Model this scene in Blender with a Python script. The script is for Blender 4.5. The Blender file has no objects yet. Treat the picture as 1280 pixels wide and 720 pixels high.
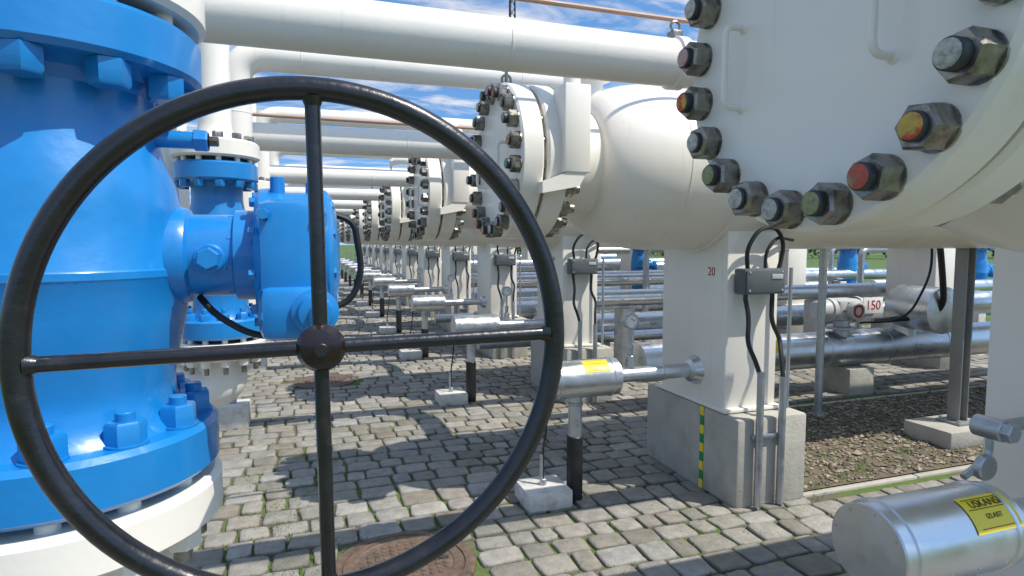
import bpy, bmesh, math, random
from mathutils import Vector, Matrix
random.seed(7)
S=bpy.context.scene
R=math.radians
V=Vector
# ---------------------------------------------------------------- materials
def mk(name, col, rough=.5, metal=0., var=.12, scale=6., bump=.0, bscale=40., col2=None, c2scale=3., c2lo=.5, c2hi=.7, coat=0., rvar=.1, stretch=None, attr=None, spec=None, drip=None):
    m=bpy.data.materials.new(name); m.use_nodes=True
    n=m.node_tree.nodes; l=m.node_tree.links
    b=n['Principled BSDF']
    b.inputs['Metallic'].default_value=metal
    b.inputs['Coat Weight'].default_value=coat
    b.inputs['Coat Roughness'].default_value=.12
    if spec is not None: b.inputs['Specular IOR Level'].default_value=spec
    g=n.new('ShaderNodeNewGeometry')
    mp=n.new('ShaderNodeMapping'); l.new(g.outputs['Position'],mp.inputs['Vector'])
    if stretch: mp.inputs['Scale'].default_value=stretch
    t=n.new('ShaderNodeTexNoise'); t.inputs['Scale'].default_value=scale; t.inputs['Detail'].default_value=6; t.inputs['Roughness'].default_value=.6
    l.new(mp.outputs[0],t.inputs['Vector'])
    mr=n.new('ShaderNodeMapRange'); mr.inputs['From Min'].default_value=.25; mr.inputs['From Max'].default_value=.75
    mr.inputs['To Min'].default_value=1-var; mr.inputs['To Max'].default_value=1+var
    l.new(t.outputs['Fac'],mr.inputs['Value'])
    src=None
    if attr:
        a=n.new('ShaderNodeAttribute'); a.attribute_name=attr; src=a.outputs['Color']
    else:
        rgb=n.new('ShaderNodeRGB'); rgb.outputs[0].default_value=(*col,1); src=rgb.outputs[0]
    def layer(src,c2,sc,lo,hi,amt=1.,st=None,det=8):
        t2=n.new('ShaderNodeTexNoise'); t2.inputs['Scale'].default_value=sc; t2.inputs['Detail'].default_value=det; t2.inputs['Roughness'].default_value=.65
        if st:
            m3=n.new('ShaderNodeMapping'); m3.inputs['Scale'].default_value=st; l.new(g.outputs['Position'],m3.inputs[0]); l.new(m3.outputs[0],t2.inputs['Vector'])
        else: l.new(g.outputs['Position'],t2.inputs['Vector'])
        m2=n.new('ShaderNodeMapRange'); m2.inputs['From Min'].default_value=lo; m2.inputs['From Max'].default_value=hi; m2.inputs['To Max'].default_value=amt
        l.new(t2.outputs['Fac'],m2.inputs['Value'])
        mx=n.new('ShaderNodeMix'); mx.data_type='RGBA'
        l.new(m2.outputs[0],mx.inputs[0]); l.new(src,mx.inputs[6]); mx.inputs[7].default_value=(*c2,1); return mx.outputs[2]
    if col2: src=layer(src,col2,c2scale,c2lo,c2hi)
    if drip: src=layer(src,drip,1.,.60,.80,.45,(16,16,1.1))
    vm=n.new('ShaderNodeVectorMath'); vm.operation='SCALE'
    l.new(src,vm.inputs[0]); l.new(mr.outputs[0],vm.inputs['Scale'])
    l.new(vm.outputs[0],b.inputs['Base Color'])
    rr=n.new('ShaderNodeMapRange'); rr.inputs['From Min'].default_value=.3; rr.inputs['From Max'].default_value=.7
    rr.inputs['To Min'].default_value=max(.03,rough-rvar); rr.inputs['To Max'].default_value=min(1,rough+rvar)
    l.new(t.outputs['Fac'],rr.inputs['Value']); l.new(rr.outputs[0],b.inputs['Roughness'])
    if bump>0:
        t3=n.new('ShaderNodeTexNoise'); t3.inputs['Scale'].default_value=bscale; t3.inputs['Detail'].default_value=4
        l.new(g.outputs['Position'],t3.inputs['Vector'])
        bp=n.new('ShaderNodeBump'); bp.inputs['Strength'].default_value=bump; bp.inputs['Distance'].default_value=.01
        l.new(t3.outputs['Fac'],bp.inputs['Height']); l.new(bp.outputs[0],b.inputs['Normal'])
    return m
CREAM=mk('cream_paint',(.82,.78,.70),.38,0,.035,2.5,.06,60,col2=(.74,.68,.58),c2scale=1.7,c2lo=.55,c2hi=.85,coat=.2,drip=(.55,.47,.36))
BLUE=mk('blue_paint',(.007,.205,.55),.34,0,.09,5,.12,25,coat=.35,col2=(.012,.16,.40),c2scale=4,c2lo=.55,c2hi=.85)
BLACK=mk('black_enamel',(.008,.008,.011),.32,0,.3,20,.10,90,coat=.35,col2=(.03,.03,.032),c2scale=14,c2lo=.58,c2hi=.75)
HUBM=mk('hub_oxide_paint',(.012,.004,.004),.35,0,.3,30,.1,60,coat=.3)
STEEL=mk('weathered_nut_steel',(.30,.28,.24),.34,.85,.35,40,.12,90,col2=(.10,.085,.065),c2scale=22,c2lo=.5,c2hi=.72)
TIPS=[mk('stud_tip_olive',(.28,.28,.13),.5,.2,.3,70,.2,90,col2=(.10,.11,.06),c2scale=50),
      mk('stud_tip_pink',(.50,.30,.27),.5,.1,.25,70,.2,90,col2=(.24,.17,.15),c2scale=50),
      mk('stud_tip_ochre',(.50,.34,.06),.5,.1,.3,70,.2,90,col2=(.50,.04,.02),c2scale=24,c2lo=.45,c2hi=.55),
      mk('stud_tip_green',(.12,.24,.13),.5,.1,.3,70,.2,90,col2=(.06,.10,.06),c2scale=50),
      mk('stud_tip_red',(.42,.08,.05),.5,.1,.3,70,.2,90,col2=(.30,.22,.12),c2scale=30,c2lo=.5,c2hi=.6),
      mk('stud_tip_pale',(.46,.45,.38),.5,.2,.3,70,.2,90,col2=(.18,.18,.14),c2scale=50)]
ALU=mk('aluminium_cladding',(.60,.63,.66),.33,.95,.08,9,.09,14,rvar=.10)
GALV=mk('galvanised_steel',(.46,.48,.50),.42,.9,.15,18,.1,40)
CONC=mk('pier_concrete',(.42,.40,.345),.85,0,.12,7,.35,45,col2=(.30,.285,.23),c2scale=4,c2lo=.5,c2hi=.75,drip=(.22,.21,.17))
CONCW=mk('pale_concrete',(.58,.565,.52),.85,0,.12,12,.35,60,col2=(.36,.34,.30),c2scale=9,drip=(.3,.28,.24))
RUB=mk('black_rubber',(.012,.012,.013),.5,0,.2,20)
GREY=mk('grey_enclosure',(.10,.115,.125),.45,0,.1,12,.05,80)
POST=mk('grey_post_paint',(.26,.265,.255),.45,.2,.1,12,.05,80)
PGREY=mk('pale_grey_casting',(.48,.49,.48),.45,0,.12,15,.15,60)
YEL=mk('yellow_label',(.80,.62,.03),.45,0,.05,12)
INK=mk('black_ink',(.01,.01,.01),.6)
REDI=mk('red_ink',(.38,.02,.02),.6)
WHITE=mk('white_dial',(.8,.8,.78),.4,0,.03)
GREEN=mk('green_tape',(.02,.22,.06),.5)
RUST=mk('red_oxide_pipe',(.45,.27,.19),.55,0,.15,12)
IRON=mk('cast_iron_cover',(.17,.115,.085),.7,.3,.35,25,.4,50,col2=(.08,.07,.05),c2scale=12)
STONE=mk('paver_stone',(.3,.3,.3),.80,0,.28,14,.6,55,attr='Col',spec=.3,col2=(.13,.12,.10),c2scale=.9,c2lo=.58,c2hi=1.0)
PEB=mk('pebbles',(.3,.3,.3),.85,0,.2,30,.2,70,attr='Col')
SOIL=mk('soil_and_moss',(.12,.105,.08),.95,0,.3,30,.6,80,col2=(.085,.14,.022),c2scale=1.6,c2lo=.42,c2hi=.53)
GRAV=mk('gravel_bed_soil',(.15,.115,.08),.95,0,.35,30,.8,60,col2=(.08,.095,.035),c2scale=5,c2lo=.5,c2hi=.6)
GRASS=mk('grass',(.07,.13,.025),.95,0,.4,3,.6,30,col2=(.12,.15,.04),c2scale=.7)
LEAF=mk('foliage',(.07,.12,.035),.8,0,.5,.6)
DARK=mk('dark_steel',(.05,.055,.06),.5,.4)
# ---------------------------------------------------------------- builder
class B:
    def __init__(s): s.v=[];s.f=[];s.m=[];s.mats=[]
    def mi(s,mat):
        if mat not in s.mats: s.mats.append(mat)
        return s.mats.index(mat)
    def add(s,vs,fs,mat):
        o=len(s.v); s.v.extend([tuple(p) for p in vs]); i=s.mi(mat)
        for f in fs: s.f.append(tuple(o+k for k in f)); s.m.append(i)
    def frame(s,ax):
        a=V(ax).normalized(); t=V((0,0,1)) if abs(a.z)<.9 else V((1,0,0))
        u=a.cross(t).normalized(); w=a.cross(u).normalized(); return a,u,w
    def lathe(s,org,ax,prof,mat,n=40):
        a,u,w=s.frame(ax); org=V(org); vs=[];rings=[]
        for (d,r) in prof:
            if r<=1e-6: rings.append([len(vs)]); vs.append(org+a*d)
            else:
                k=len(vs); rings.append(list(range(k,k+n)))
                for i in range(n):
                    t=2*math.pi*i/n; vs.append(org+a*d+(u*math.cos(t)+w*math.sin(t))*r)
        fs=[]
        for A,Bq in zip(rings[:-1],rings[1:]):
            for i in range(n):
                j=(i+1)%n
                if len(A)==1 and len(Bq)==1: break
                if len(A)==1: fs.append((A[0],Bq[i],Bq[j]))
                elif len(Bq)==1: fs.append((A[i],Bq[0],A[j]))
                else: fs.append((A[i],Bq[i],Bq[j],A[j]))
        s.add(vs,fs,mat)
    def cyl(s,p0,p1,r,mat,n=24,ch=None):
        p0=V(p0);p1=V(p1);L=(p1-p0).length
        if ch is None: ch=min(r*.12,L*.2,.006)
        s.lathe(p0,p1-p0,[(0,0),(0,r-ch),(ch,r),(L-ch,r),(L,r-ch),(L,0)],mat,n)
    def hexn(s,p,ax,af,h,mat,rot=0.):
        a,u,w=s.frame(ax); p=V(p); rr=af/math.sqrt(3); vs=[]
        for d,k in ((0,1.),(h*.86,1.),(h,.88)):
            for i in range(6):
                t=rot+math.pi/3*i; vs.append(p+a*d+(u*math.cos(t)+w*math.sin(t))*rr*k)
        fs=[(i,6+i,6+(i+1)%6,(i+1)%6) for i in range(6)]+[(6+i,12+i,12+(i+1)%6,6+(i+1)%6) for i in range(6)]
        fs.append(tuple(range(17,11,-1))); fs.append(tuple(range(6)))
        s.add(vs,fs,mat)
    def tube(s,pts,r,mat,n=14,fil=None,seg=8,closed=False,cap=True):
        P=[V(p) for p in pts]
        if fil:
            Q=[P[0]]
            for i in range(1,len(P)-1):
                a,b,c=P[i-1],P[i],P[i+1]
                d1=(a-b);d2=(c-b); f=min(fil,d1.length*.49,d2.length*.49)
                s1=b+d1.normalized()*f; s2=b+d2.normalized()*f
                for k in range(seg+1):
                    t=k/seg
                    Q.append((s1*(1-t)**2+b*2*t*(1-t)+s2*t**2))
            Q.append(P[-1]); P=Q
        N=len(P); T=[]
        for i in range(N):
            if closed: t=P[(i+1)%N]-P[i-1]
            else: t=P[min(i+1,N-1)]-P[max(i-1,0)]
            T.append(t.normalized())
        a,u,w=s.frame(T[0]); vs=[];prev=T[0]
        for i in range(N):
            q=prev.rotation_difference(T[i]); u=q@u; w=q@w; prev=T[i]
            for k in range(n):
                t=2*math.pi*k/n; vs.append(P[i]+(u*math.cos(t)+w*math.sin(t))*r)
        fs=[]
        for i in range(N if closed else N-1):
            A=i*n; Bq=((i+1)%N)*n
            for k in range(n):
                j=(k+1)%n; fs.append((A+k,A+j,Bq+j,Bq+k))
        if not closed and cap:
            fs.append(tuple(range(n-1,-1,-1))); fs.append(tuple((N-1)*n+k for k in range(n)))
        s.add(vs,fs,mat)
    def box(s,c,d,mat,bev=.006,rot=None):
        c=V(c); bm=bmesh.new(); bmesh.ops.create_cube(bm,size=1)
        bmesh.ops.scale(bm,vec=V(d),verts=bm.verts)
        if bev>0: bmesh.ops.bevel(bm,geom=bm.edges[:],offset=min(bev,min(d)*.45),segments=2,affect='EDGES',profile=.5)
        if rot: bmesh.ops.rotate(bm,matrix=rot,verts=bm.verts)
        bm.verts.index_update()
        s.add([c+v.co for v in bm.verts],[[v.index for v in f.verts] for f in bm.faces],mat); bm.free()
    def prism(s,poly,axis,lo,hi,mat):
        def mkp(a,b,t):
            return {'x':(t,a,b),'y':(a,t,b),'z':(a,b,t)}[axis]
        n=len(poly); vs=[mkp(a,b,lo) for a,b in poly]+[mkp(a,b,hi) for a,b in poly]
        fs=[tuple(range(n-1,-1,-1)),tuple(range(n,2*n))]+[(i,(i+1)%n,n+(i+1)%n,n+i) for i in range(n)]
        s.add(vs,fs,mat)
    def mesh(s,name,ang=32,smooth=True):
        me=bpy.data.meshes.new(name); me.from_pydata(s.v,[],s.f)
        for m in s.mats: me.materials.append(m)
        me.polygons.foreach_set('material_index',s.m)
        bm=bmesh.new(); bm.from_mesh(me); bmesh.ops.recalc_face_normals(bm,faces=bm.faces); bm.to_mesh(me); bm.free()
        if smooth:
            me.shade_smooth(); me.set_sharp_from_angle(angle=R(ang))
        return me
    def obj(s,name,loc=(0,0,0),**k):
        return put(s.mesh(name,**k),name,loc)
def put(me,name,loc=(0,0,0),rz=0,par=None):
    o=bpy.data.objects.new(name,me); S.collection.objects.link(o); o.location=loc; o.rotation_euler=(0,0,rz)
    if par: o.parent=par
    return o
def text(s,size,mat,loc,rot,name,par=None,ext=.0006):
    c=bpy.data.curves.new(name,'FONT'); c.body=s; c.size=size; c.align_x='CENTER'; c.align_y='CENTER'; c.extrude=ext
    c.materials.append(mat); o=bpy.data.objects.new(name,c); S.collection.objects.link(o); o.location=loc; o.rotation_euler=rot
    if par:
        o.parent=par; o.matrix_parent_inverse=Matrix.Identity(4)
    return o
# ---------------------------------------------------------------- layout
ZC=2.07
VY=[1.088,3.42]+[3.42+2.5*i for i in range(1,12)]
X0=1.07
def vessel_mesh(seed,legy=0.,legz=.55,phase=.45):
    rnd=random.Random(seed); b=B(); RO=.445
    def fl(x0,x1,inner):
        c=.012
        b.lathe((x0,0,ZC),(1,0,0),[(0,inner),(0,RO-c),(c,RO),(x1-x0-c,RO),(x1-x0,RO-c),(x1-x0,inner)],CREAM,96)
    fl(X0,X0+.125,0); fl(X0+.145,X0+.27,.30)
    b.lathe((X0+.12,0,ZC),(1,0,0),[(0,.33),(.03,.33)],DARK,64)
    prof=[(X0+.262,.37),(X0+.29,.345),(X0+.34,.325),(1.60,.325)]
    for i in range(1,13):
        t=i/12*math.pi/2; prof.append((1.60+.45*(1-math.cos(t)),.325+.185*math.sin(t)))
    prof+= [(8.6,.51)]
    for i in range(1,9):
        t=i/8*math.pi/2; prof.append((8.6+.28*math.sin(t),.51*math.cos(t)))
    b.lathe((0,0,ZC),(1,0,0),prof,CREAM,72)
    for x,r in ((2.052,.511),(4.2,.511)):
        b.lathe((x,0,ZC),(1,0,0),[(0,r-.004),(.004,r+.002),(.012,r+.002),(.016,r-.004)],CREAM,72)
    for i in range(20):
        t=2*math.pi*(i+phase)/20; y=math.cos(t)*.395; z=ZC+math.sin(t)*.395
        ro=rnd.random()*1.05
        b.lathe((X0-.004,y,z),(1,0,0),[(0,0),(0,.045),(.006,.045)],STEEL,20)
        b.hexn((X0-.003,y,z),(-1,0,0),.078,.050,STEEL,ro)
        pr=.010+rnd.random()*.016
        b.cyl((X0-.05,y,z),(X0-.053-pr,y,z),.0275,DARK,20,.004)
        b.lathe((X0-.0525-pr,y,z),(-1,0,0),[(0,.0245),(.0015,.023),(.0035,.012),(.004,0)],rnd.choice(TIPS),16)
        b.cyl((X0+.115,y,z),(X0+.15,y,z),.026,STEEL,12)
        b.hexn((X0+.271,y,z),(1,0,0),.078,.056,STEEL,ro); b.cyl((X0+.32,y,z),(X0+.36,y,z),.026,STEEL,12)
    for yy,zz in ((.225,2.045),(-.20,2.055)):
        b.tube([(X0+.002,yy,zz-.10),(X0-.055,yy,zz-.10),(X0-.055,yy,zz+.10),(X0+.002,yy,zz+.10)],.0085,CREAM,10,.03)
        for q in (-.1,.1): b.lathe((X0+.001,yy,zz+q),(-1,0,0),[(0,.017),(.004,.013),(.008,.0085)],CREAM,12)
    for k,x in enumerate((2.43,7.6)):
        ly=legy if k==0 else 0; lz=legz if k==0 else .55
        h=1.77-lz
        b.box((x+.195,ly,lz+h/2),(.39,.70,h),CREAM,.012)
        b.box((x+.195,ly,lz+.017),(.44,.78,.022),CREAM,.004)
        pl=[]
        for i in range(13):
            t=R(-155+i*130/12); pl.append((math.cos(t)*.53,ZC+math.sin(t)*.53))
        pi_=[(y*.96,ZC+(z-ZC)*.96) for y,z in pl[::-1]]
        b.prism(pl+pi_,'x',x-.03,x+.42,CREAM)
    b.prism([(2.17,2.56),(2.37,2.56),(2.33,2.63),(2.30,2.665),(2.25,2.665),(2.21,2.63)],'y',-.012,.012,CREAM)
    b.lathe((1.66,0,2.30),(0,0,1),[(0,.085),(.28,.085),(.285,.13),(.325,.13),(.33,0)],CREAM,32)
    b.prism([(1.17,1.86),(1.38,1.90),(1.42,1.975),(1.32,1.975),(1.17,1.92)],'y',-.475,-.34,CREAM)
    b.box((1.365,-.40,2.20),(.15,.17,.46),CREAM,.01)
    b.tube([(1.365,-.40,2.40),(1.365,-.40,2.66),(1.16,-.05,2.70)],.046,CREAM,20,.12)
    b.lathe((1.16,-.05,2.64),(0,0,1),[(0,0),(0,.05),(.06,.065),(.09,.05),(.11,0)],CREAM,20)
    b.cyl((1.13,0,2.50),(1.13,0,2.66),.010,STEEL,10)
    ring=[(1.13+math.cos(t)*.028,0,2.545+math.sin(t)*.028) for t in [2*math.pi*i/16 for i in range(16)]]
    b.tube(ring,.008,STEEL,8,closed=True)
    return b.mesh('pressure_vessel')
VM=[vessel_mesh(5),vessel_mesh(3)]; VM0=vessel_mesh(41,.13,.0,.35)
pb=B(); pb.box((0,0,.275),(.52,1.02,.55),CONC,.018); PIERM=pb.mesh('concrete_pier')
def jbox():
    b=B(); y=-.41
    b.box((2.62,y,1.37),(.30,.10,.155),GREY,.012); b.box((2.62,y-.054,1.37),(.28,.012,.135),GREY,.005)
    b.box((2.70,y-.062,1.40),(.08,.004,.03),PGREY,.001)
    for x in (2.50,2.74):
        for z in (1.315,1.425): b.cyl((x,y-.058,z),(x,y-.064,z),.007,GALV,10)
    for x in (2.52,2.72): b.cyl((x,y,1.30),(x,y,1.25),.014,DARK,10)
    b.box((2.62,y+.055,1.37),(.22,.03,.05),GALV,.004)
    b.tube([(2.52,y,1.26),(2.525,y-.03,1.15),(2.50,y-.05,1.0),(2.53,y-.09,.9),(2.535,y-.135,.80)],.014,RUB,8,.08)
    b.tube([(2.72,y,1.26),(2.70,y-.02,1.12),(2.76,y-.03,1.02),(2.72,y-.09,.92),(2.70,y-.135,.78)],.014,RUB,8,.08)
    b.tube([(2.535,y-.135,.02),(2.535,y-.135,.84)],.022,GALV,12)
    b.tube([(2.70,y-.135,.02),(2.70,y-.135,.80)],.022,GALV,12)
    b.tube([(2.84,y-.02,.57),(2.84,y-.02,1.45)],.012,GALV,12)
    b.tube([(2.53,y,1.44),(2.50,y-.02,1.56),(2.58,y-.03,1.69),(2.72,y-.02,1.70),(2.80,y,1.60),(2.77,y,1.46),(2.74,y,1.40)],.013,RUB,8,.09)
    b.tube([(2.66,y,1.44),(2.66,y,1.55),(2.74,y,1.64),(2.92,y+.06,1.62)],.010,RUB,8,.06)
    b.box((2.62,y-.115,.44),(.24,.02,.03),GALV,.003)
    return b.mesh('junction_box')
JM=jbox()
def drain(label,z=.80,lx=1.58,a0=28):
    b=B()
    b.lathe((1.38,0,z),(1,0,0),[(0,0),(0,.112),(.004,.116),(.035,.117),(.04,.122),(.05,.122),(.055,.117),(.395,.117),(.40,.122),(.41,.122),(.415,.117),(.45,.116),(.454,.05)],ALU,64)
    b.tube([(1.42,0,z-.1175),(1.81,0,z-.1175)],.003,GALV,6)
    for i in range(8):
        t=2*math.pi*i/8+.2; b.lathe((1.3795,math.cos(t)*.100,z+math.sin(t)*.100),(-1,0,0),[(0,.004),(.002,.003),(.0025,0)],GALV,8)
    for i in range(4): b.lathe((1.45+i*.1,-.1165*math.cos(R(-25)),z+.1165*math.sin(R(-25))),(0,-math.cos(R(-25)),math.sin(R(-25))),[(0,.0045),(.002,.003),(.0025,0)],GALV,8)
    b.lathe((1.82,0,z),(1,0,0),[(0,.047),(.35,.047),(.352,.052),(.37,.052),(.372,.047),(.545,.047),(.56,.075),(.612,.10)],ALU,28)
    b.cyl((1.56,0,z-.09),(1.56,0,.40),.043,ALU,24); b.cyl((1.56,0,.41),(1.56,0,0),.050,RUB,24)
    b.lathe((1.56,0,.60),(0,0,1),[(0,.043),(.004,.048),(.02,.048),(.024,.043)],GALV,24)
    if label:
        vs=[];fs=[]
        for i in range(9):
            t=R(a0+i*6)
            for x in (lx,lx+.17): vs.append((x,-math.cos(t)*.1195,z+math.sin(t)*.1195))
        for i in range(8): fs.append((2*i,2*i+1,2*i+3,2*i+2))
        b.add(vs,fs,YEL)
        for q in (a0+5,a0+29,a0+43):
            w0=.012 if q!=a0+5 else .02
            vs=[];t0=R(q);t1=R(q+1)
            for t in (t0,t1):
                for x in (lx+w0,lx+.17-w0): vs.append((x,-math.cos(t)*.1201,z+math.sin(t)*.1201))
            b.add(vs,[(0,1,3,2)],INK if q!=a0+5 else REDI)
    return b.mesh('insulated_drain_pipe')
DM1=drain(True,.80,1.635,22); DM2=drain(True,.765); DM=drain(False,.765)
def gauge():
    b=B()
    b.cyl((0,0,0),(0,0,.09),.030,ALU,20); b.cyl((0,0,.08),(0,0,.13),.018,GALV,14); b.hexn((0,0,.13),(0,0,1),.036,.03,GALV)
    b.cyl((0,0,.15),(0,0,.26),.009,GALV,12)
    b.lathe((0,.025,.31),(0,-1,0),[(0,0),(0,.047),(.003,.05),(.044,.05),(.048,.047),(.048,.042),(.042,.041)],GALV,32)
    b.lathe((0,.025,.31),(0,-1,0),[(.043,.042),(.043,0)],WHITE,32)
    b.box((.008,-.0195,.318),(.034,.002,.003),INK,0,Matrix.Rotation(R(35),3,'Y'))
    for i in range(9):
        t=R(-45+i*33.75); b.box((math.cos(t)*.034,-.0192,.31+math.sin(t)*.034),(.006,.0015,.002),INK,0,Matrix.Rotation(-t,3,'Y'))
    return b.mesh('pressure_gauge')
GM=gauge()
def footblock():
    b=B(); b.box((0,0,.055),(.28,.28,.11),CONCW,.008); b.cyl((0,0,.11),(0,0,.15),.022,GALV,12)
    b.tube([(0,0,.12),(0,0,.33),(.02,0,.45),(.05,.05,.66),(.12,.1,.72)],.007,RUB,8,.05)
    b.tube([(-.012,0,.12),(-.012,0,.30)],.011,GALV,8)
    return b.mesh('earthing_point_block')
FM=footblock()
for i,y in enumerate(VY):
    v=put(VM0 if i==0 else VM[i%2],'pressure_vessel',(0,y,0))
    if i>0: put(PIERM,'concrete_pier',(2.67,y,0))
    put(PIERM,'concrete_pier',(7.8,y,0))
    if i>0: put(JM,'junction_box',(0,y,0))
    d=put(DM1 if i==0 else (DM2 if i==1 else DM),'insulated_drain_pipe',(0,y+(.07 if i==0 else -.05),0))
    if i>0: put(GM,'pressure_gauge',(1.94,y-.05,.80))
    if i>0: put(FM,'earthing_point_block',(1.36,y-.02,0))
    if i==1: text('20',.075,REDI,(2.4285,-.20,1.42),(R(90),0,R(-90)),'number_20',v)
    if i==2: text('II/10',.055,INK,(2.4285,-.1,1.44),(R(90),0,R(-90)),'number_mark',v)
    if i==0:
        a=R(58); rr=.1208
        text('USKANSI',.030,INK,(1.72,-math.cos(a)*rr,.80+math.sin(a)*rr),(R(90)-a,0,0),'label_text',d,.0003)
        a=R(41); text('IZLAIST',.018,INK,(1.72,-math.cos(a)*rr,.80+math.sin(a)*rr),(R(90)-a,0,0),'label_text_small',d,.0003)
b=B()
for k in range(9): b.box((2.405,3.42-.17,.04+k*.06),(.006,.035,.058),(GREEN if k%2 else YEL),.001)
b.obj('earthing_strip')
# ---- overhead pipes
def ohpipe(y,z,r,x0,x1,col=CREAM):
    b=B(); b.tube([(x0,y,z),(x1,y,z)],r,col,48)
    b.lathe((1.50,y,z),(1,0,0),[(0,r),(.004,r+.012),(.05,r+.012),(.054,r)],col,48)
    for xx in (-.4,.75): b.lathe((xx,y,z),(1,0,0),[(0,r-.002),(.003,r+.002),(.010,r+.002),(.013,r-.002)],col,48)
    b.box((1.52,y,z+r+.02),(.05,.05,.03),STEEL,.004)
    ring=[(1.52+math.cos(t)*.022,y,z+r+.055+math.sin(t)*.022) for t in [2*math.pi*i/14 for i in range(14)]]
    b.tube(ring,.006,STEEL,8,closed=True)
    return b.obj('overhead_gas_pipe')
ohpipe(2.3,2.37,.098,-3.2,3.3)
for k in range(8): ohpipe(4.75+2.5*k,2.36,.098,-.50,3.3)
def loop(y,z,r=.10):
    b=B(); b.tube([(2.12,y-.75,2.2),(2.12,y,2.2),(2.12,y,z),(-.42,y,z),(-.42,y,1.0),(-1.3,y,1.0)],r,CREAM,32,.22,12)
    for p,a in (((-.42,y,z-.4),(0,0,1)),((1.6,y,z),(1,0,0)),((0,y,z),(1,0,0))):
        b.lathe(p,a,[(0,r-.002),(.003,r+.002),(.009,r+.002),(.012,r-.002)],CREAM,32)
    return b.obj('vent_pipe_loop')
for i in range(9): loop(4.55+2.5*i,2.87 if i==0 else 2.97,.10 if i==0 else .085)
b=B(); b.tube([(-2,2.9,2.80),(5,2.9,2.80)],.013,RUST,10)
b.obj('impulse_pipe')
b=B(); b.tube([(-2,5.3,2.62),(5,5.3,2.62)],.014,RUST,10); b.obj('impulse_pipe')
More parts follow.
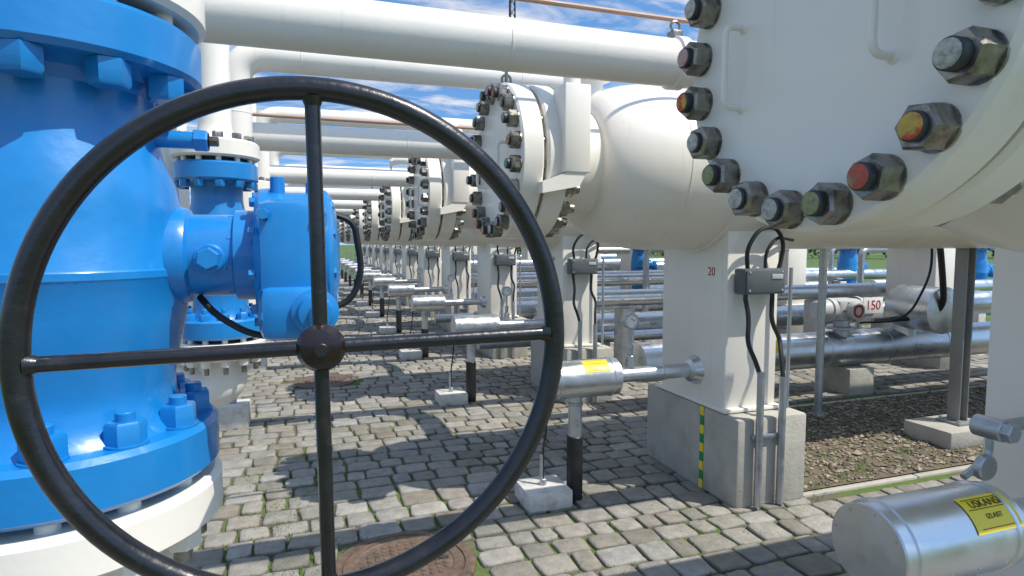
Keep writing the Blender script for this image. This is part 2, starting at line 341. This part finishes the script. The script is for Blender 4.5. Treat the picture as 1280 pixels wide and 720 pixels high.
# ---- ball valve
def valve(Rf,body,big,seed=1):
    b=B(); k=Rf/.34; n=72
    c=.012; u=.03 if big else 0.
    b.lathe((0,0,0),(0,0,1),[(1.03+u,0),(1.03+u,Rf-c),(1.03+c+u,Rf),(1.145-c+u,Rf),(1.145+u,Rf-c),(1.145+u,body*1.0),(1.165+u,body*.93),(1.21+u,body*.87),(1.28,body*.87),(1.36,body*.93),(1.44,body*.99),(1.52,body),(1.525,body*1.012),(1.54,body*1.012),(1.545,body),(1.66,body*.985),(1.74,body*.93),(1.80,body*.85),(1.86,body*.80),(1.93,body*.80),(1.955,body*.86),(1.97,body),(1.97,Rf-c-.01),(1.97+c,Rf-.01),(2.08-c,Rf-.01),(2.08,Rf-c-.01),(2.08,0)],BLUE,n)
    b.lathe((0,0,0),(0,0,1),[(1.005+u,Rf*.72),(1.005+u,Rf-c),(1.005-c+u,Rf+.004),(.90+c+u,Rf+.004),(.90+u,Rf-c),(.90+u,body*.92),(.86,body*.82),(.80,body*.78)]+([(.02,body*.78)] if big else [(.79,body*.76)]),CREAM,n)
    b.lathe((0,0,0),(0,0,1),[(1.0,Rf*.7),(1.035+u,Rf*.7)],DARK,n); b.lathe((0,0,0),(0,0,1),[(2.07,Rf*.7),(2.115,Rf*.7)],DARK,n)
    b.lathe((0,0,0),(0,0,1),[(2.105,Rf*.72),(2.105,Rf-c),(2.105+c,Rf+.002),(2.21-c,Rf+.002),(2.21,Rf-c),(2.21,body*.7),(2.26,body*.56),(2.32,body*.52)]+([(3.4,body*.52)]),CREAM,n)
    if not big:
        b.tube([(0,0,.82),(0,0,.74),(-.10,0,.70),(-.9,0,.70)],body*.76,CREAM,32,.10,12)
    nb=12
    for i in range(nb):
        t=2*math.pi*(i+.35)/nb; x=math.cos(t)*Rf*.83; y=math.sin(t)*Rf*.83; s=.072*k
        b.lathe((x,y,1.1455+u),(0,0,1),[(0,s*.62),(.004,s*.62),(.004,0)],BLUE,20)
        b.hexn((x,y,1.149+u),(0,0,1),s,.05*k,BLUE,t+i*.7); b.cyl((x,y,1.19+u),(x,y,1.205+.012*k+u),.02*k,BLUE,14)
        b.cyl((x,y,.99+u),(x,y,1.05+u),.024*k,CREAM,14); b.hexn((x,y,.90+u),(0,0,-1),s,.05*k,CREAM,t); b.cyl((x,y,.87+u),(x,y,.82+u),.02*k,STEEL,14)
        b.hexn((x,y,1.969),(0,0,-1),s,.055*k,BLUE,t); b.cyl((x,y,2.07),(x,y,2.12),.022*k,CREAM,14)
        b.hexn((x,y,2.21),(0,0,1),s,.05*k,STEEL,t)
    x1=.43 if big else .30
    b.lathe((0,0,1.57),(1,0,0),[(body*.8,.118),(body*.98,.118),(body+.012,.112),(body+.018,.100),(x1-.05,.100),(x1-.046,.112),(x1,.112),(x1,0)],BLUE,48)
    for a in range(8):
        t=2*math.pi*a/8+.3; b.hexn((x1-.046,math.cos(t)*.088,1.57+math.sin(t)*.088),(-1,0,0),.026,.016,BLUE,0)
    if big:
        b.cyl((.335,-.085,1.565),(.335,-.125,1.565),.034,BLUE,24); b.hexn((.335,-.124,1.565),(0,-1,0),.045,.026,BLUE,.4)
        b.tube([(body*.7,-.02,1.845),(.33,-.02,1.845)],.020,BLUE,14); b.hexn((.30,-.02,1.845),(1,0,0),.046,.03,BLUE); b.cyl((.33,-.02,1.845),(.352,-.02,1.845),.012,STEEL,10)
    gx0=x1+.002; q=1. if big else .62
    prof=[(0,0),(0,.165),(.010,.176),(.03,.178),(.034,.168),(.135,.168),(.14,.176),(.165,.176),(.175,.165),(.188,.13),(.196,.06),(.198,0)]
    b.lathe((gx0,0,1.56),(1,0,0),[(d*q,r*q) for d,r in prof],BLUE,56)
    b.box((gx0+.085*q,-.03*q,1.56-.12*q),(.150*q,.36*q,.125*q),BLUE,.025*q)
    b.box((gx0+.085*q,-.09*q,1.56-.01*q),(.156*q,.20*q,.30*q),BLUE,.03*q)
    if big:
        for a in range(10):
            t=2*math.pi*a/10+.2; b.hexn((gx0+.166,math.cos(t)*.150,1.56+math.sin(t)*.150),(1,0,0),.024,.016,BLUE)
            b.hexn((gx0+.002,math.cos(t)*.158,1.56+math.sin(t)*.158),(-1,0,0),.022,.014,BLUE)
        b.cyl((gx0+.05,-.02,1.72),(gx0+.05,-.02,1.765),.018,BLUE,14); b.cyl((gx0+.13,0,1.72),(gx0+.13,0,1.755),.014,BLUE,14)
        b.lathe((gx0+.131,-.20,1.444),(0,-1,0),[(0,.052),(.02,.052),(.024,.04),(.05,.036),(.055,0)],BLUE,28)
        for dx in (.025,.145):
            for dz in (-.115,.115): b.hexn((gx0+dx,-.19,1.55+dz),(0,-1,0),.024,.014,BLUE,.3)
        b.tube([(gx0+.18,.05,1.68),(gx0+.24,.05,1.66),(gx0+.26,.06,1.52),(gx0+.23,.06,1.44),(gx0+.1,.06,1.40)],.009,RUB,8,.06)
        b.tube([(.30,-.03,1.47),(.34,-.08,1.43),(.42,-.10,1.38),(.50,-.08,1.37)],.008,RUB,8,.05)
    return b.mesh('ball_valve')
BV=valve(.325,.268,True)
put(BV,'ball_valve',(-.544,1.66,0))
SV=valve(.245,.18,False)
for k in range(9): put(SV,'ball_valve',(-.50-.02*k,4.12+2.5*k,0))
# ---- handwheel
b=B(); hx,hy,hz=.019,.95,1.444; n=128; Rw=.381
b.tube([(hx+Rw*math.cos(2*math.pi*i/n),hy,hz+Rw*math.sin(2*math.pi*i/n)) for i in range(n)],.0172,BLACK,24,closed=True)
for a in (0,90,180,270):
    t=R(a+.6); c,s_=math.cos(t),math.sin(t)
    b.tube([(hx+c*.02,hy,hz+s_*.02),(hx+c*(Rw-.005),hy,hz+s_*(Rw-.005))],.0112,BLACK,16)
    b.lathe((hx+c*(Rw-.026),hy,hz+s_*(Rw-.026)),(c,0,s_),[(0,.011),(.006,.0135),(.014,.016)],BLACK,16)
b.lathe((hx,hy+.025,hz),(0,-1,0),[(0,0),(0,.030),(.004,.034),(.034,.036),(.044,.030),(.049,.018),(.050,0)],HUBM,32)
b.cyl((hx,hy-.02,hz),(hx,hy-.032,hz),.010,BLACK,16)
b.cyl((hx,hy+.02,hz),(hx,1.46,hz),.0155,BLACK,20)
b.obj('valve_handwheel')
# ---- left side verticals
b=B(); b.cyl((-.84,4.45,0),(-.84,4.45,3.4),.075,CREAM,28); b.obj('riser_pipe')
b=B(); b.cyl((-1.25,7.2,0),(-1.25,7.2,3.4),.11,CREAM,28); b.obj('riser_pipe')
for k in range(3):
    b=B(); X,Y=-.63,5.75+2.5*k; b.box((X,Y,.10),(.26,.26,.20),CONCW,.01); b.cyl((X,Y,.2),(X,Y,.62),.03,GALV,14); b.box((X,Y,.63),(.2,.2,.02),GALV,.003); b.obj('pipe_support')
# ---- right-hand pipe yard
def clad(pts,r,name='insulated_pipe',mat=ALU,fil=None,bands=True):
    b=B(); b.tube(pts,r,mat,32,fil)
    if bands:
        for p,q in zip(pts[:-1],pts[1:]):
            p=V(p);q=V(q);L=(q-p).length; d=(q-p).normalized(); t=.5
            while t<L-.2:
                b.lathe(p+d*t,d,[(0,r-.002),(.003,r+.005),(.022,r+.005),(.025,r-.002)],mat,32); t+=.85
    return b.obj(name)
clad([(2.95,5.0,.47),(7.9,5.0,.47)],.19)
b=B(); vs=[];fs=[]
for i in range(7):
    t=R(10+i*8)
    for x in (4.3,4.5): vs.append((x,5.0-math.cos(t)*.197,.47+math.sin(t)*.197))
for i in range(6): fs.append((2*i,2*i+1,2*i+3,2*i+2))
b.add(vs,fs,YEL); b.obj('pipe_label')
for k,(y,z,r) in enumerate([(6.4,.95,.10),(7.0,.55,.15),(8.9,1.0,.10),(9.4,.5,.15),(11.5,.9,.12),(12,.5,.15),(14,1.0,.12),(17,.9,.14),(20,.9,.14),(24,1.0,.15)]):
    clad([(2.7,y,z),(13,y,z)],r)
    bs=B()
    for x in (3.6,6.5,9.6): bs.box((x,y,(z-r)/2-.01),(.16,.22,z-r-.02),CONCW,.008)
    bs.obj('pipe_support')
for i in range(2,11):
    y=VY[i]; clad([(1.9,y+.9,.42),(5.2,y+.9,.42)],.07)
bs=B(); bs.box((5.55,5.0,.14),(.34,.4,.28),CONC,.01); bs.obj('pipe_support')
b=B(); b.lathe((6.30,4.50,.90),(0,1,0),[(0,0),(0,.235),(.006,.247),(.03,.248),(.034,.24),(.5,.24),(.5,.0)],ALU,48); b.tube([(6.30,5.0,.88),(6.30,5.0,.45)],.16,ALU,28)
b.obj('insulated_end_cap')
clad([(6.5,4.85,.92),(8.6,4.85,.92)],.13)
# actuator
b=B(); ax,ay,az=5.40,4.95,.90
b.cyl((ax,ay,.60),(ax,ay,.82),.08,GALV,24); b.cyl((ax,ay,.69),(ax,ay,.72),.15,GALV,24)
b.box((ax,ay,az),(.34,.27,.23),PGREY,.055)
b.lathe((ax-.16,ay,az),(-1,0,0),[(0,.125),(.055,.125),(.06,.11),(.19,.10),(.205,.085),(.21,0)],PGREY,32)
b.lathe((ax+.16,ay,az),(1,0,0),[(0,.135),(.035,.135),(.04,.115),(.18,.11),(.19,.09),(.195,0)],PGREY,32)
b.lathe((ax,ay-.115,az),(0,-1,0),[(0,.10),(.08,.10),(.09,.085),(.09,0)],PGREY,32)
b.lathe((ax,ay-.206,az),(0,-1,0),[(0,.07),(.006,.064),(.006,.046),(0,.044)],REDI,28)
for a in range(6):
    t=a*math.pi/3; b.hexn((ax+math.cos(t)*.118,ay-.135,az+math.sin(t)*.118*.75),(0,-1,0),.022,.012,STEEL)
b.box((ax+.26,ay-.145,az+.045),(.27,.012,.17),WHITE,.002)
ac=b.obj('motor_actuator')
text('150',.14,REDI,(ax+.26,ay-.153,az+.045),(R(90),0,0),'tag_text',ac)
b=B(); b.tube([(5.9,4.98,.75),(6.3,4.5,.85),(6.1,4.4,1.3),(6.0,4.38,1.66)],.03,RUB,10,.25); b.tube([(5.6,4.9,.75),(5.9,4.6,.80),(5.95,4.4,1.3),(5.9,4.38,1.66)],.012,RUB,10,.25); b.obj('power_cable')
# steel post
b=B(); px,py=5.02,3.44; b.box((px-.06,py,.07),(.56,.40,.14),CONC,.012)
for dx in (-.045,.045): b.box((px+dx,py,.96),(.010,.10,1.64),POST,.002)
b.box((px,py,.96),(.080,.010,1.64),POST,.001); b.box((px,py,.15),(.22,.20,.018),POST,.002); b.box((px,py,1.79),(.20,.20,.018),POST,.002)
for dx in (-.085,.085):
    for dy in (-.075,.075): b.hexn((px+dx,py+dy,.159),(0,0,1),.024,.02,GALV)
b.obj('steel_post')
# cable tray
b=B(); b.box((6.0,4.35,1.66),(6.2,.16,.012),GALV,.001); b.box((6.0,4.27,1.685),(6.2,.006,.05),GALV,.001); b.box((6.0,4.43,1.685),(6.2,.006,.05),GALV,.001)
for k in range(5): b.tube([(2.9,4.30+k*.025,1.682),(9.1,4.30+k*.025,1.682)],.010,RUB,8)
b.obj('cable_tray')
for x in (3.3,4.5,7.6):
    b=B(); b.cyl((x,4.35,0),(x,4.35,1.655),.035,GALV,16); b.box((x,4.35,.006),(.14,.14,.012),GALV,.001); b.obj('tray_post')
for x,y in ((3.9,7.9),(5.1,8.4),(6.9,8),(8.2,7.2),(9.5,9)):
    b=B(); b.tube([(x,y,0),(x,y,1.5),(x+.6,y,1.5)],.05,GALV,16,.12); b.obj('instrument_riser')
b=B(); vx,vy,vz=2.22,1.42,.96
b.cyl((vx+.21,vy,vz),(vx,vy,vz),.022,GALV,16); b.cyl((vx+.02,vy-.05,vz),(vx+.02,vy+.05,vz),.038,GALV,20); b.hexn((vx+.02,vy-.05,vz),(0,-1,0),.06,.03,GALV); b.tube([(vx+.02,vy,vz),(vx+.02,vy,vz-.1),(vx-.1,vy,vz-.16)],.012,GALV,10,.03); b.cyl((vx-.02,vy,vz-.13),(vx-.02,vy-.03,vz-.13),.045,GALV,20); b.obj('instrument_valve')
for x,y,z in ((9.9,9,-.45),(10.6,9.6,-.45),(11.2,7.5,-.45),(12.2,8.2,-.45),(7.1,12,-.45),(9.5,13,-.2),(15,12,-.2),(10.5,15.5,-.2),(14,16,-.2),(9,18,-.2)): put(SV,'ball_valve',(x,y,z))
# lattice mast
b=B(); mx,my=9.5,28
for dx,dy in ((-.25,-.25),(.25,-.25),(0,.25)): b.tube([(mx+dx,my+dy,0),(mx+dx*.4,my+dy*.4,16)],.04,DARK,6)
for k in range(30):
    z=k*.53; f=1-.6*z/16; b.tube([(mx-.25*f,my-.25*f,z),(mx+.25*f,my-.25*f,z+.53)],.02,DARK,5); b.tube([(mx+.25*f,my-.25*f,z),(mx,my+.25*f,z+.53)],.02,DARK,5)
b.obj('lattice_mast')
# ---- ground
def sheet(name,x0,x1,y0,y1,z,mat):
    me=bpy.data.meshes.new(name); me.from_pydata([(x0,y0,z),(x1,y0,z),(x1,y1,z),(x0,y1,z)],[],[(0,1,2,3)]); me.materials.append(mat); return put(me,name)
sheet('ground',-400,400,-200,600,-.012,SOIL)
sheet('grass',10.5,400,-100,400,-.006,GRASS)
sheet('grass',-400,10.4,33,500,-.006,GRASS)
sheet('gravel_bed',2.95,9.5,3.0,4.62,.004,GRAV)
covers=[(.43,2.93,.30),(.18,7.3,.30)]
def coloured(name,vs,fs,cols,mat,smooth=True):
    me=bpy.data.meshes.new(name); me.from_pydata(vs,[],fs); me.materials.append(mat)
    ca=me.color_attributes.new('Col','FLOAT_COLOR','POINT')
    flat=[]
    for c in cols: flat.extend((c[0],c[1],c[2],1))
    ca.data.foreach_set('color',flat)
    if smooth: me.shade_smooth(); me.set_sharp_from_angle(angle=R(60))
    return put(me,name)
rnd=random.Random(11); vs=[];fs=[];cols=[]
y=-.6
while y<32:
    d=rnd.uniform(.15,.19); x=-3.2+rnd.random()*.2
    while x<10.3:
        w=rnd.choice((.13,.17,.20,.20,.235)) if y<16 else .26
        cx,cy=x+w/2,y+d/2
        wob=.035*math.sin(x*1.3+y*.3)+.014*math.sin(x*5.1+y)
        skip=False
        if 2.9<cx<9.55 and 2.95<cy<4.67: skip=True
        for (mx_,my_,mr_) in covers:
            if (cx-mx_)**2+(cy+wob-my_)**2<(mr_+.10)**2: skip=True
        if not skip:
            g=.0062; hx_=w/2-g; hy_=d/2-g; c=.022+rnd.random()*.016
            tp=rnd.uniform(-.010,.010)
            pts=[(-hx_+c,-hy_),(hx_-c,-hy_),(hx_-.004,-hy_+.006),(hx_,-hy_+c),(hx_,hy_-c),(hx_-.004,hy_-.006),(hx_-c,hy_),(-hx_+c,hy_),(-hx_+.006,hy_-.006),(-hx_,hy_-c),(-hx_,-hy_+c),(-hx_+.006,-hy_+.006)]
            pts=[(px*(1+tp*py/hy_/hx_*.5),py) for px,py in pts]
            ja=rnd.uniform(-.06,.06); ca_,sa_=math.cos(ja),math.sin(ja)
            j=[(px+rnd.uniform(-.006,.006),py+rnd.uniform(-.006,.006)) for px,py in pts]
            h=rnd.uniform(-.005,.005); tx,ty=rnd.uniform(-.035,.035),rnd.uniform(-.035,.035)
            v=rnd.gauss(.245,.032); v=max(.16,min(.33,v)); tint=rnd.uniform(-.006,.010)
            col=(v+.013+tint,v,v-.030-tint)
            o=len(vs)
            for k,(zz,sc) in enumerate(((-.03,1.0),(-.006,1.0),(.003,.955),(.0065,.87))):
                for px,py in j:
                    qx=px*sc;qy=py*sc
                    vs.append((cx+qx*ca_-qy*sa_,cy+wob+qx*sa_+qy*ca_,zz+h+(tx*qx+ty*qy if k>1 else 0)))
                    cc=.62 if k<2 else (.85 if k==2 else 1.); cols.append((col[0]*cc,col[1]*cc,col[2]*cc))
            m=12
            for k in range(3):
                for i in range(m):
                    i2=(i+1)%m; fs.append((o+k*m+i,o+k*m+i2,o+(k+1)*m+i2,o+(k+1)*m+i))
            fs.append(tuple(o+3*m+i for i in range(m)))
        x+=w
    y+=d
coloured('cobblestone_pavement',vs,fs,cols,STONE)
rnd=random.Random(5); vs=[];fs=[];cols=[]
for _ in range(1800):
    if rnd.random()<.35: cx=rnd.gauss(-.12,.22); cy=rnd.uniform(1.8,5)
    else: cx=rnd.uniform(-1,3.2); cy=rnd.uniform(1.2,7)
    for k in range(6):
        a=rnd.random()*6.28; q=rnd.random()*.03; px,py=cx+math.cos(a)*q,cy+math.sin(a)*q; h=rnd.uniform(.006,.018); w=.003
        o=len(vs); vs+= [(px-w,py,-.008),(px+w,py,-.008),(px+math.cos(a)*.01,py+math.sin(a)*.01,h)]; fs.append((o,o+1,o+2)); c=(.10,.16,.03); cols+=[c]*3
# weeds on the gravel
for _ in range(260):
    cx=rnd.uniform(3,8.5); cy=rnd.uniform(3.05,4.6)
    for k in range(9):
        a=rnd.random()*6.28; q=rnd.random()*.05; px,py=cx+math.cos(a)*q,cy+math.sin(a)*q; h=rnd.uniform(.02,.06); w=.005
        o=len(vs); vs+= [(px-w,py,0),(px+w,py,0),(px+math.cos(a)*.025,py+math.sin(a)*.025,h)]; fs.append((o,o+1,o+2)); g=rnd.uniform(.8,1.3); cols+=[(.09*g,.14*g,.03)]*3
coloured('moss_tufts',vs,fs,cols,PEB,False)
rnd=random.Random(2); vs=[];fs=[];cols=[]
OCT=[(1,0,0),(-1,0,0),(0,1,0),(0,-1,0),(0,0,1),(0,0,-1)]; OF=[(0,2,4),(2,1,4),(1,3,4),(3,0,4),(2,0,5),(1,2,5),(3,1,5),(0,3,5)]
for _ in range(7000):
    cx=rnd.uniform(2.96,8.5); cy=rnd.uniform(3.02,4.6); r=rnd.uniform(.006,.022)
    if rnd.random()<.03: r*=1.9
    o=len(vs); sc=[r*rnd.uniform(.7,1.3),r*rnd.uniform(.6,1.2),r*rnd.uniform(.4,.8)]; a=rnd.random()*6.28
    v=rnd.uniform(.08,.34); c=(v*1.05,v*.88,v*.68)
    for p in OCT:
        x_,y_=p[0]*sc[0],p[1]*sc[1]; vs.append((cx+x_*math.cos(a)-y_*math.sin(a),cy+x_*math.sin(a)+y_*math.cos(a),.006+p[2]*sc[2]+sc[2]*.4)); cols.append(c)
    for f in OF: fs.append(tuple(o+i for i in f))
coloured('gravel',vs,fs,cols,PEB)
b=B()
for yy in (2.965,4.655):
    x=2.95
    while x<9.4: b.box((x+.5,yy,-.02),(.99,.05,.05),CONC,.008); x+=1.0
b.obj('kerb_edging')
for (cx,cy,cr) in covers:
    b=B(); b.lathe((0,0,0),(0,0,1),[(-.02,cr+.06),(.004,cr+.055),(.008,cr+.045),(.008,cr+.006),(0,cr+.003),(0,cr-.003),(.009,cr-.006),(.009,cr-.05),(.004,cr-.055),(.004,.0)],IRON,64)
    for i in range(-6,7):
        for j in range(-6,7):
            if (i*i+j*j)*.0016<(cr-.075)**2: b.box((i*.04,j*.04,.006),(.022,.022,.006),IRON,.002)
    for t in (0,math.pi): b.box((math.cos(t)*.2,math.sin(t)*.2,.009),(.05,.02,.004),DARK,.001)
    b.obj('manhole_cover',(cx,cy,0))
# ---- distant tree mass
rnd=random.Random(9); vs=[];fs=[]
def clump(cx,cy,cz,r,n,s):
    for _ in range(n):
        d=V((rnd.gauss(0,1),rnd.gauss(0,1),rnd.gauss(0,.8))).normalized()*r*rnd.uniform(.6,1.05)
        p=V((cx,cy,cz))+d; a=V((rnd.gauss(0,1),rnd.gauss(0,1),rnd.gauss(0,1))).normalized(); q=a.orthogonal().normalized()*s; w=a.cross(q).normalized()*s*.6
        o=len(vs); vs.extend([tuple(p-q),tuple(p+w),tuple(p+q),tuple(p-w)]); fs.append((o,o+1,o+2,o+3))
for k in range(36):
    ang=R(12+k*2.0); D=rnd.uniform(70,95); cx,cy=math.sin(ang)*D,math.cos(ang)*D; h=rnd.uniform(1.8,3.6)
    for _ in range(7): clump(cx+rnd.gauss(0,1.6),cy+rnd.gauss(0,1.6),rnd.uniform(1,h),rnd.uniform(.9,1.8),70,.28)
me=bpy.data.meshes.new('distant_trees'); me.from_pydata(vs,[],fs); me.materials.append(LEAF); put(me,'distant_trees')
# ---------------------------------------------------------------- light
sun_dir=V((.50,-.42,1.0)).normalized()
el=math.asin(sun_dir.z); az=math.atan2(sun_dir.x,sun_dir.y)
L=bpy.data.lights.new('sun','SUN'); L.energy=5.0; L.angle=R(.5); L.color=(1,.94,.84)
lo=bpy.data.objects.new('sun',L); S.collection.objects.link(lo); lo.rotation_euler=sun_dir.to_track_quat('Z','Y').to_euler()
W=bpy.data.worlds.new('World'); S.world=W; W.use_nodes=True; n=W.node_tree.nodes; l=W.node_tree.links
bg=n['Background']; sky=n.new('ShaderNodeTexSky'); sky.sky_type='NISHITA'; sky.sun_disc=False; sky.sun_elevation=el; sky.sun_rotation=az; sky.air_density=1.0; sky.dust_density=.5; sky.ozone_density=2.4
tc=n.new('ShaderNodeTexCoord'); sp=n.new('ShaderNodeSeparateXYZ'); l.new(tc.outputs['Generated'],sp.inputs[0])
ad=n.new('ShaderNodeVectorMath'); ad.operation='ADD'; l.new(tc.outputs['Generated'],ad.inputs[0]); ad.inputs[1].default_value=(0,0,.22)
nm=n.new('ShaderNodeVectorMath'); nm.operation='NORMALIZE'; l.new(ad.outputs[0],nm.inputs[0]); l.new(nm.outputs[0],sky.inputs[0])
mz=n.new('ShaderNodeMath'); mz.operation='ADD'; l.new(sp.outputs['Z'],mz.inputs[0]); mz.inputs[1].default_value=.15
dv=n.new('ShaderNodeVectorMath'); dv.operation='DIVIDE'; l.new(tc.outputs['Generated'],dv.inputs[0]); cb=n.new('ShaderNodeCombineXYZ')
for i in range(3): l.new(mz.outputs[0],cb.inputs[i])
l.new(cb.outputs[0],dv.inputs[1])
mp=n.new('ShaderNodeMapping'); mp.inputs['Scale'].default_value=(1.2,2.6,1); mp.inputs['Rotation'].default_value=(0,0,.5); l.new(dv.outputs[0],mp.inputs[0])
nz=n.new('ShaderNodeTexNoise'); nz.inputs['Scale'].default_value=2.1; nz.inputs['Detail'].default_value=9; nz.inputs['Roughness'].default_value=.6; nz.inputs['Distortion'].default_value=.4; l.new(mp.outputs[0],nz.inputs['Vector'])
mr=n.new('ShaderNodeMapRange'); mr.inputs['From Min'].default_value=.45; mr.inputs['From Max'].default_value=.69; mr.inputs['To Max'].default_value=.9; l.new(nz.outputs['Fac'],mr.inputs['Value'])
tn=n.new('ShaderNodeMix'); tn.data_type='RGBA'; tn.blend_type='MULTIPLY'; tn.inputs[0].default_value=1; l.new(sky.outputs[0],tn.inputs[6]); tn.inputs[7].default_value=(.92,1.3,1.5,1)
mx=n.new('ShaderNodeMix'); mx.data_type='RGBA'; l.new(mr.outputs[0],mx.inputs[0]); l.new(tn.outputs[2],mx.inputs[6]); mx.inputs[7].default_value=(7.4,7.1,6.7,1)
l.new(mx.outputs[2],bg.inputs['Color']); bg.inputs['Strength'].default_value=.145
# ---------------------------------------------------------------- camera
cam=bpy.data.cameras.new('camera'); cam.sensor_width=36; cam.lens=36*758/1280; cam.clip_start=.05; cam.clip_end=2000
co=bpy.data.objects.new('camera',cam); S.collection.objects.link(co); co.location=(0,0,1.6); co.rotation_euler=(R(90-4.22),0,R(-18.8)); S.camera=co
S.view_settings.view_transform='Standard'; S.view_settings.look='None'; S.view_settings.exposure=0
